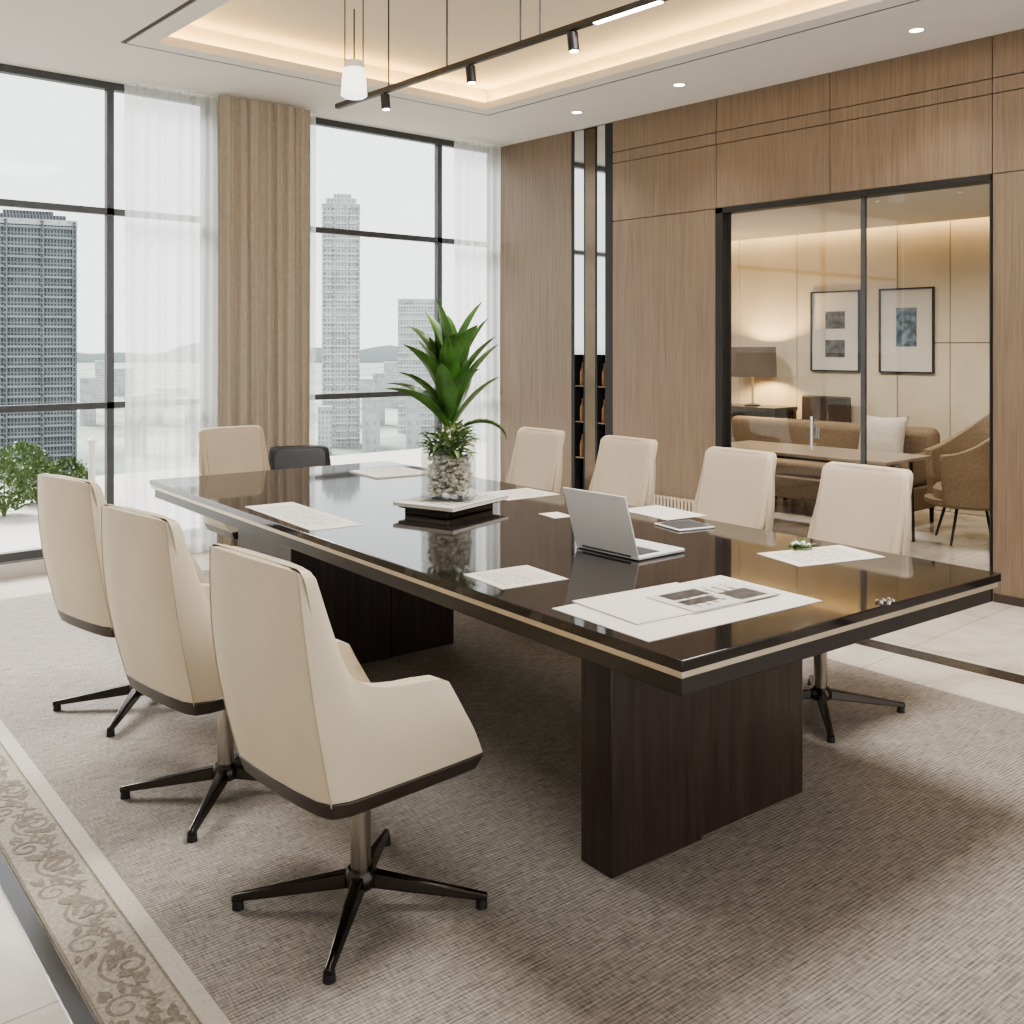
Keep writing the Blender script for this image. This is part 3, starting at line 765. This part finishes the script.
for dx in (-.05, .05):
    MB().cyl((dx*RX, dx*RY, .19), (dx*RX, dx*RY, CEIL+.19-2.86), .0035, n=8).build('cord', M['black'], pn)
for i, (x, y, w) in enumerate(((5.52, 5.48, 'beside the niche'), (5.47, 4.43, 'above the wall left of the glass door'), (5.54, 2.76, 'above the right end of the glass door'))):
    t = thing('downlight', 'round recessed downlight in the ceiling %s' % w, 'downlight', (x, y, CEIL), group='recessed downlights')
    MB().lathe([(.038, -.001), (.038, -.006), (.054, -.006), (.056, 0)]).build('trim_ring', M['white'], t)
    MB().cyl((0, 0, -.004), (0, 0, -.0005), .038).build('diffuser', M['led_white'], t)

# ---------------------------------------------------------------- room behind the glass
BX = 8.9
bw = struct(MB().b2(BX+.02, BX+.1, 1.9, 7.1, 0, 2.85).build('wall_far', M['gap'], smooth=False), 'beige panelled wall of the lounge behind the glass', 'wall')
for y0, y1 in ((6.39, 7.05), (5.69, 6.39), (4.62, 5.69), (4.12, 4.62), (3.3, 4.12), (2.3, 3.3)):
    zs = ((0, 1.52), (1.52, 2.85)) if y1 < 4.7 else ((0, 2.85),)
    for z0, z1 in zs: MB().b2(BX, BX+.025, y0+.004, y1-.004, z0+.004, z1-.004).build('stone_panel', M['beige_wall'], bw, smooth=False)
struct(MB().b2(WX+.1, BX+.1, 7.0, 7.1, 0, 2.85).build('wall_side', M['beige_wall'], smooth=False), 'beige side wall of the lounge', 'wall')
struct(MB().b2(WX+.1, BX+.1, 1.9, 2.0, 0, 2.85).build('wall_near', M['beige_wall'], smooth=False), 'beige near side wall of the lounge', 'wall')
lc = struct(MB().b2(WX+.1, BX-.14, 2.0, 7.0, 2.60, 2.64).b2(BX-.2, BX+.02, 2.0, 7.0, 2.84, 2.88).b2(BX-.2, BX-.17, 2.0, 7.0, 2.64, 2.84).build('ceiling_lounge', M['white'], smooth=False), 'lower lounge ceiling with lit edge slot', 'ceiling')
MB().b2(BX-.155, BX-.14, 2.05, 6.95, 2.645, 2.665).build('cove_light', M['led2'], lc, smooth=False)

def picture(label, y0, y1, z0, z1, prints):
    cy, cz = (y0+y1)/2, (z0+z1)/2; w, h = (y1-y0)/2, (z1-z0)/2
    t = thing('framed_picture', label, 'picture', (BX, cy, cz), group='framed pictures in the lounge')
    f = MB(); b = .014
    f.b2(-.03, 0, -w, -w+b, -h, h).b2(-.03, 0, w-b, w, -h, h).b2(-.03, 0, -w+b, w-b, -h, -h+b).b2(-.03, 0, -w+b, w-b, h-b, h)
    f.build('picture_frame', M['black'], t, smooth=False)
    MB().b2(-.012, -.001, -w+b, w-b, -h+b, h-b).build('mat_board', M['paper'], t, smooth=False)
    for (py, pz, pw, ph, mt) in prints: MB().b2(-.0145, -.012, py-pw, py+pw, pz-ph, pz+ph).build('print', mt, t, smooth=False)
picture('left framed picture with two small dark prints one above the other', 4.99, 5.52, 1.24, 2.03, [(0, .11, .105, .085, M['print_dark']), (0, -.17, .105, .085, M['print_dark'])])
picture('right framed picture with one small upright bluish print', 4.26, 4.79, 1.24, 2.03, [(0, .03, .10, .18, M['photo2'])])

# console and lamp
cs = thing('console_table', 'dark console table under the table lamp in the lounge', 'console', (8.62, 6.05, 0))
MB().b2(-.2, .2, -.42, .42, .84, .88).build('console_top', M['dwood'], cs, bev=.003)
MB().b2(-.17, .19, -.38, .38, .70, .84).build('drawer_box', M['dwood'], cs)
for sx in (-.17, .17):
    for sy in (-.39, .39): MB().b2(sx-.02, sx+.02, sy-.02, sy+.02, 0, .84).build('leg', M['dwood'], cs)
lm = thing('table_lamp', 'table lamp with brown drum shade glowing on the lounge console', 'lamp', (8.55, 5.98, .88))
MB().lathe([(0, 0), (.08, 0), (.08, .015), (.02, .03), (0, .03)]).build('lamp_base', M['black'], lm)
MB().cyl((0, 0, .02), (0, 0, .42), .012).build('lamp_pole', M['gold'], lm)
MB().lathe([(.24, .30), (.23, .60), (.226, .60), (.236, .30), (.24, .30)]).build('lamp_shade', M['shade'], lm)
MB().cyl((-.23, 0, .55), (.23, 0, .55), .004, n=8).build('shade_spider', M['black'], lm)
MB().sph((0, 0, .46), .035).build('bulb', M['opal'], lm)

# lounge sofa
sf = thing('sofa', 'long low tan bench sofa along the far side of the lounge table', 'sofa', (8.02, 4.97, 0))
MB().b2(-.32, .30, -1.05, 1.05, .14, .34).build('sofa_base', M['bench'], sf, bev=.02)
MB().b2(.17, .32, -1.05, 1.05, .34, .80).build('backrest', M['bench'], sf, bev=.07, seg=5)
for s_ in (-1, 1): MB().b2(-.32, .17, s_*1.05, s_*.93, .34, .60).build('armrest', M['bench'], sf, bev=.05, seg=4)
MB().b2(-.31, .17, -.92, .92, .34, .46).build('seat_cushion', M['bench'], sf, bev=.03, seg=3)
for sx in (-.27, .26):
    for sy in (-.98, .98): MB().cyl((sx, sy, 0), (sx, sy, .14), .015, .02, 12).build('leg', M['black'], sf)
cu = MB()
NC = 14
for sgn in (1, -1):
    rowsc = []
    for j in range(NC+1):
        w_ = -1+2*j/NC; row = []
        for i in range(NC+1):
            u_ = -1+2*i/NC
            pin = 1-.10*(1-abs(u_)**2)*abs(w_)**3
            pin2 = 1-.10*(1-abs(w_)**2)*abs(u_)**3
            tck = ((1-u_*u_)*(1-w_*w_))**.42*.075*sgn
            row.append((tck, u_*.225*pin2, w_*.215*pin))
        rowsc.append(row)
    cu.grid(rowsc)
bmesh.ops.remove_doubles(cu.bm, verts=cu.bm.verts, dist=.0005)
o = tag(cu.build('cushion', M['cushion'], loc=(8.05, 4.32, .69), ang=180), 'oatmeal square cushion leaning at the end of the sofa', 'cushion'); o.rotation_euler = (0, R(14), 0)
lt = thing('lounge_table', 'lounge table with taupe top and thin black legs', 'table', (7.08, 4.40, 0))
MB().b2(-.34, .34, -.82, .82, .635, .66).build('tabletop', M['ltop'], lt, bev=.004)
MB().b2(-.29, .29, -.72, .72, .61, .635).build('table_frame', M['black'], lt)
for sx in (-.26, .26):
    for sy in (-.70, .70): MB().cyl((sx*1.05, sy*1.02, 0), (sx, sy, .615), .012, .014, 10).build('leg', M['black'], lt)

def barrel(label, loc, rz, zt=.84, arm=.60):
    t = thing('lounge_chair', label, 'chair', loc, rz); m = MB(); n = 30; O, I = [], []
    for i in range(n+1):
        a = R(38+284*i/n); f = .5-.5*math.cos(R(360*i/n)); z1 = arm+(zt-arm)*min(1, f*1.25)
        for L, ra in ((O, .34), (I, .285)):
            L.append([(ra*math.cos(a)*(1+.10*k/4), ra*math.sin(a)*(1+.06*k/4), .30+(z1-.30)*k/4) for k in range(5)])
    bm = m.bm; vo = [[bm.verts.new(p) for p in r] for r in O]; vi = [[bm.verts.new(p) for p in r] for r in I]
    for i in range(n):
        for k in range(4):
            bm.faces.new((vo[i][k], vo[i+1][k], vo[i+1][k+1], vo[i][k+1])); bm.faces.new((vi[i][k], vi[i][k+1], vi[i+1][k+1], vi[i+1][k]))
        bm.faces.new((vo[i][4], vo[i+1][4], vi[i+1][4], vi[i][4])); bm.faces.new((vo[i][0], vi[i][0], vi[i+1][0], vo[i+1][0]))
    for i in (0, n):
        for k in range(4): bm.faces.new((vo[i][k], vo[i][k+1], vi[i][k+1], vi[i][k]))
    m.build('backrest_shell', M['tan'], t, bev=.012)
    MB().lathe([(0, .28), (.30, .28), (.335, .30), (.335, .33), (.27, .33), (.275, .40), (.25, .43), (0, .43)], (.0, 0, 0)).build('seat', M['tan'], t)
    for a in (45, 135, 225, 315):
        ca, sa = math.cos(R(a)), math.sin(R(a)); MB().cyl((.29*ca, .29*sa, 0), (.2*ca, .2*sa, .285), .009, .012, 10).build('leg', M['black'], t)
    return t
barrel('tan barrel armchair at the right end of the lounge table', (7.70, 3.40, 0), R(130), 1.0, .68)
bc = thing('side_chair', 'dark brown side chair against the lounge wall below the left picture', 'chair', (8.60, 5.30, 0), math.pi)
MB().b2(-.20, .20, -.24, .24, .42, .48).build('seat', M['brown'], bc, bev=.015)
MB().b2(-.22, -.17, -.26, .26, .52, 1.0).build('backrest', M['brown'], bc, bev=.015)
for sx in (-.19, .18):
    for sy in (-.21, .21): MB().b2(sx-.015, sx+.015, sy-.015, sy+.015, 0, .54 if sx < 0 else .43).build('leg', M['black'], bc)

# ---------------------------------------------------------------- lights
def light(name, typ, loc, energy, col=(1, 1, 1), rot=(0, 0, 0), **kw):
    l = bpy.data.lights.new(name, typ); l.energy = energy; l.color = col
    for k, v in kw.items(): setattr(l, k, v)
    o = bpy.data.objects.new(name, l); o.location = loc; o.rotation_euler = rot; COL.objects.link(o); return o
light('tray_lamp', 'AREA', (3.2, 2.05, CEIL+.15), 125, (1, .985, .965), shape='RECTANGLE', size=.9, size_y=.9)
light('daylight', 'SUN', (0, 20, 20), 9.5, (1, .995, .99), (R(-48), 0, R(8)), angle=R(30))
for i, y in enumerate((4.757, 3.985, 3.245)):
    light('track_spot', 'SPOT', (TRX+.006, y-.01, TRZ-.13), 16, (1, .97, .92), (0, 0, 0), spot_size=R(80), spot_blend=.8, shadow_soft_size=.04)
for x, y in ((5.52, 5.48), (5.47, 4.43), (5.54, 2.76)):
    light('downlight_spot', 'SPOT', (x, y, CEIL-.03), 30, (1, .95, .87), (0, 0, 0), spot_size=R(100), spot_blend=.9, shadow_soft_size=.03)
for x, y in ((7.3, 3.3), (7.3, 4.6), (7.3, 5.8)):
    light('lounge_spot', 'SPOT', (x, y, 2.58), 80, (1, .95, .86), (0, 0, 0), spot_size=R(165), spot_blend=.7, shadow_soft_size=.06)
light('lamp_bulb', 'POINT', (8.55, 5.98, .88+.46), 80, (1, .70, .34), shadow_soft_size=.05)

w = bpy.data.worlds.new('overcast'); scene.world = w; w.use_nodes = True
bg = w.node_tree.nodes['Background']; bg.inputs[0].default_value = (.975, .985, 1.0, 1); bg.inputs[1].default_value = 2.0

# ---------------------------------------------------------------- camera
cd = bpy.data.cameras.new('camera'); cam = bpy.data.objects.new('camera', cd); COL.objects.link(cam)
cam.location = (0, 0, H); cam.rotation_euler = (R(90), 0, -YAW)
cd.sensor_width = 36; cd.lens = F/1024*36; cd.shift_y = -(512-HY)/1024
cd.clip_end = 6000; cd.clip_start = .05
scene.camera = cam
scene.view_settings.view_transform = 'AgX'
scene.view_settings.look = 'AgX - Medium High Contrast'
scene.view_settings.exposure = .14
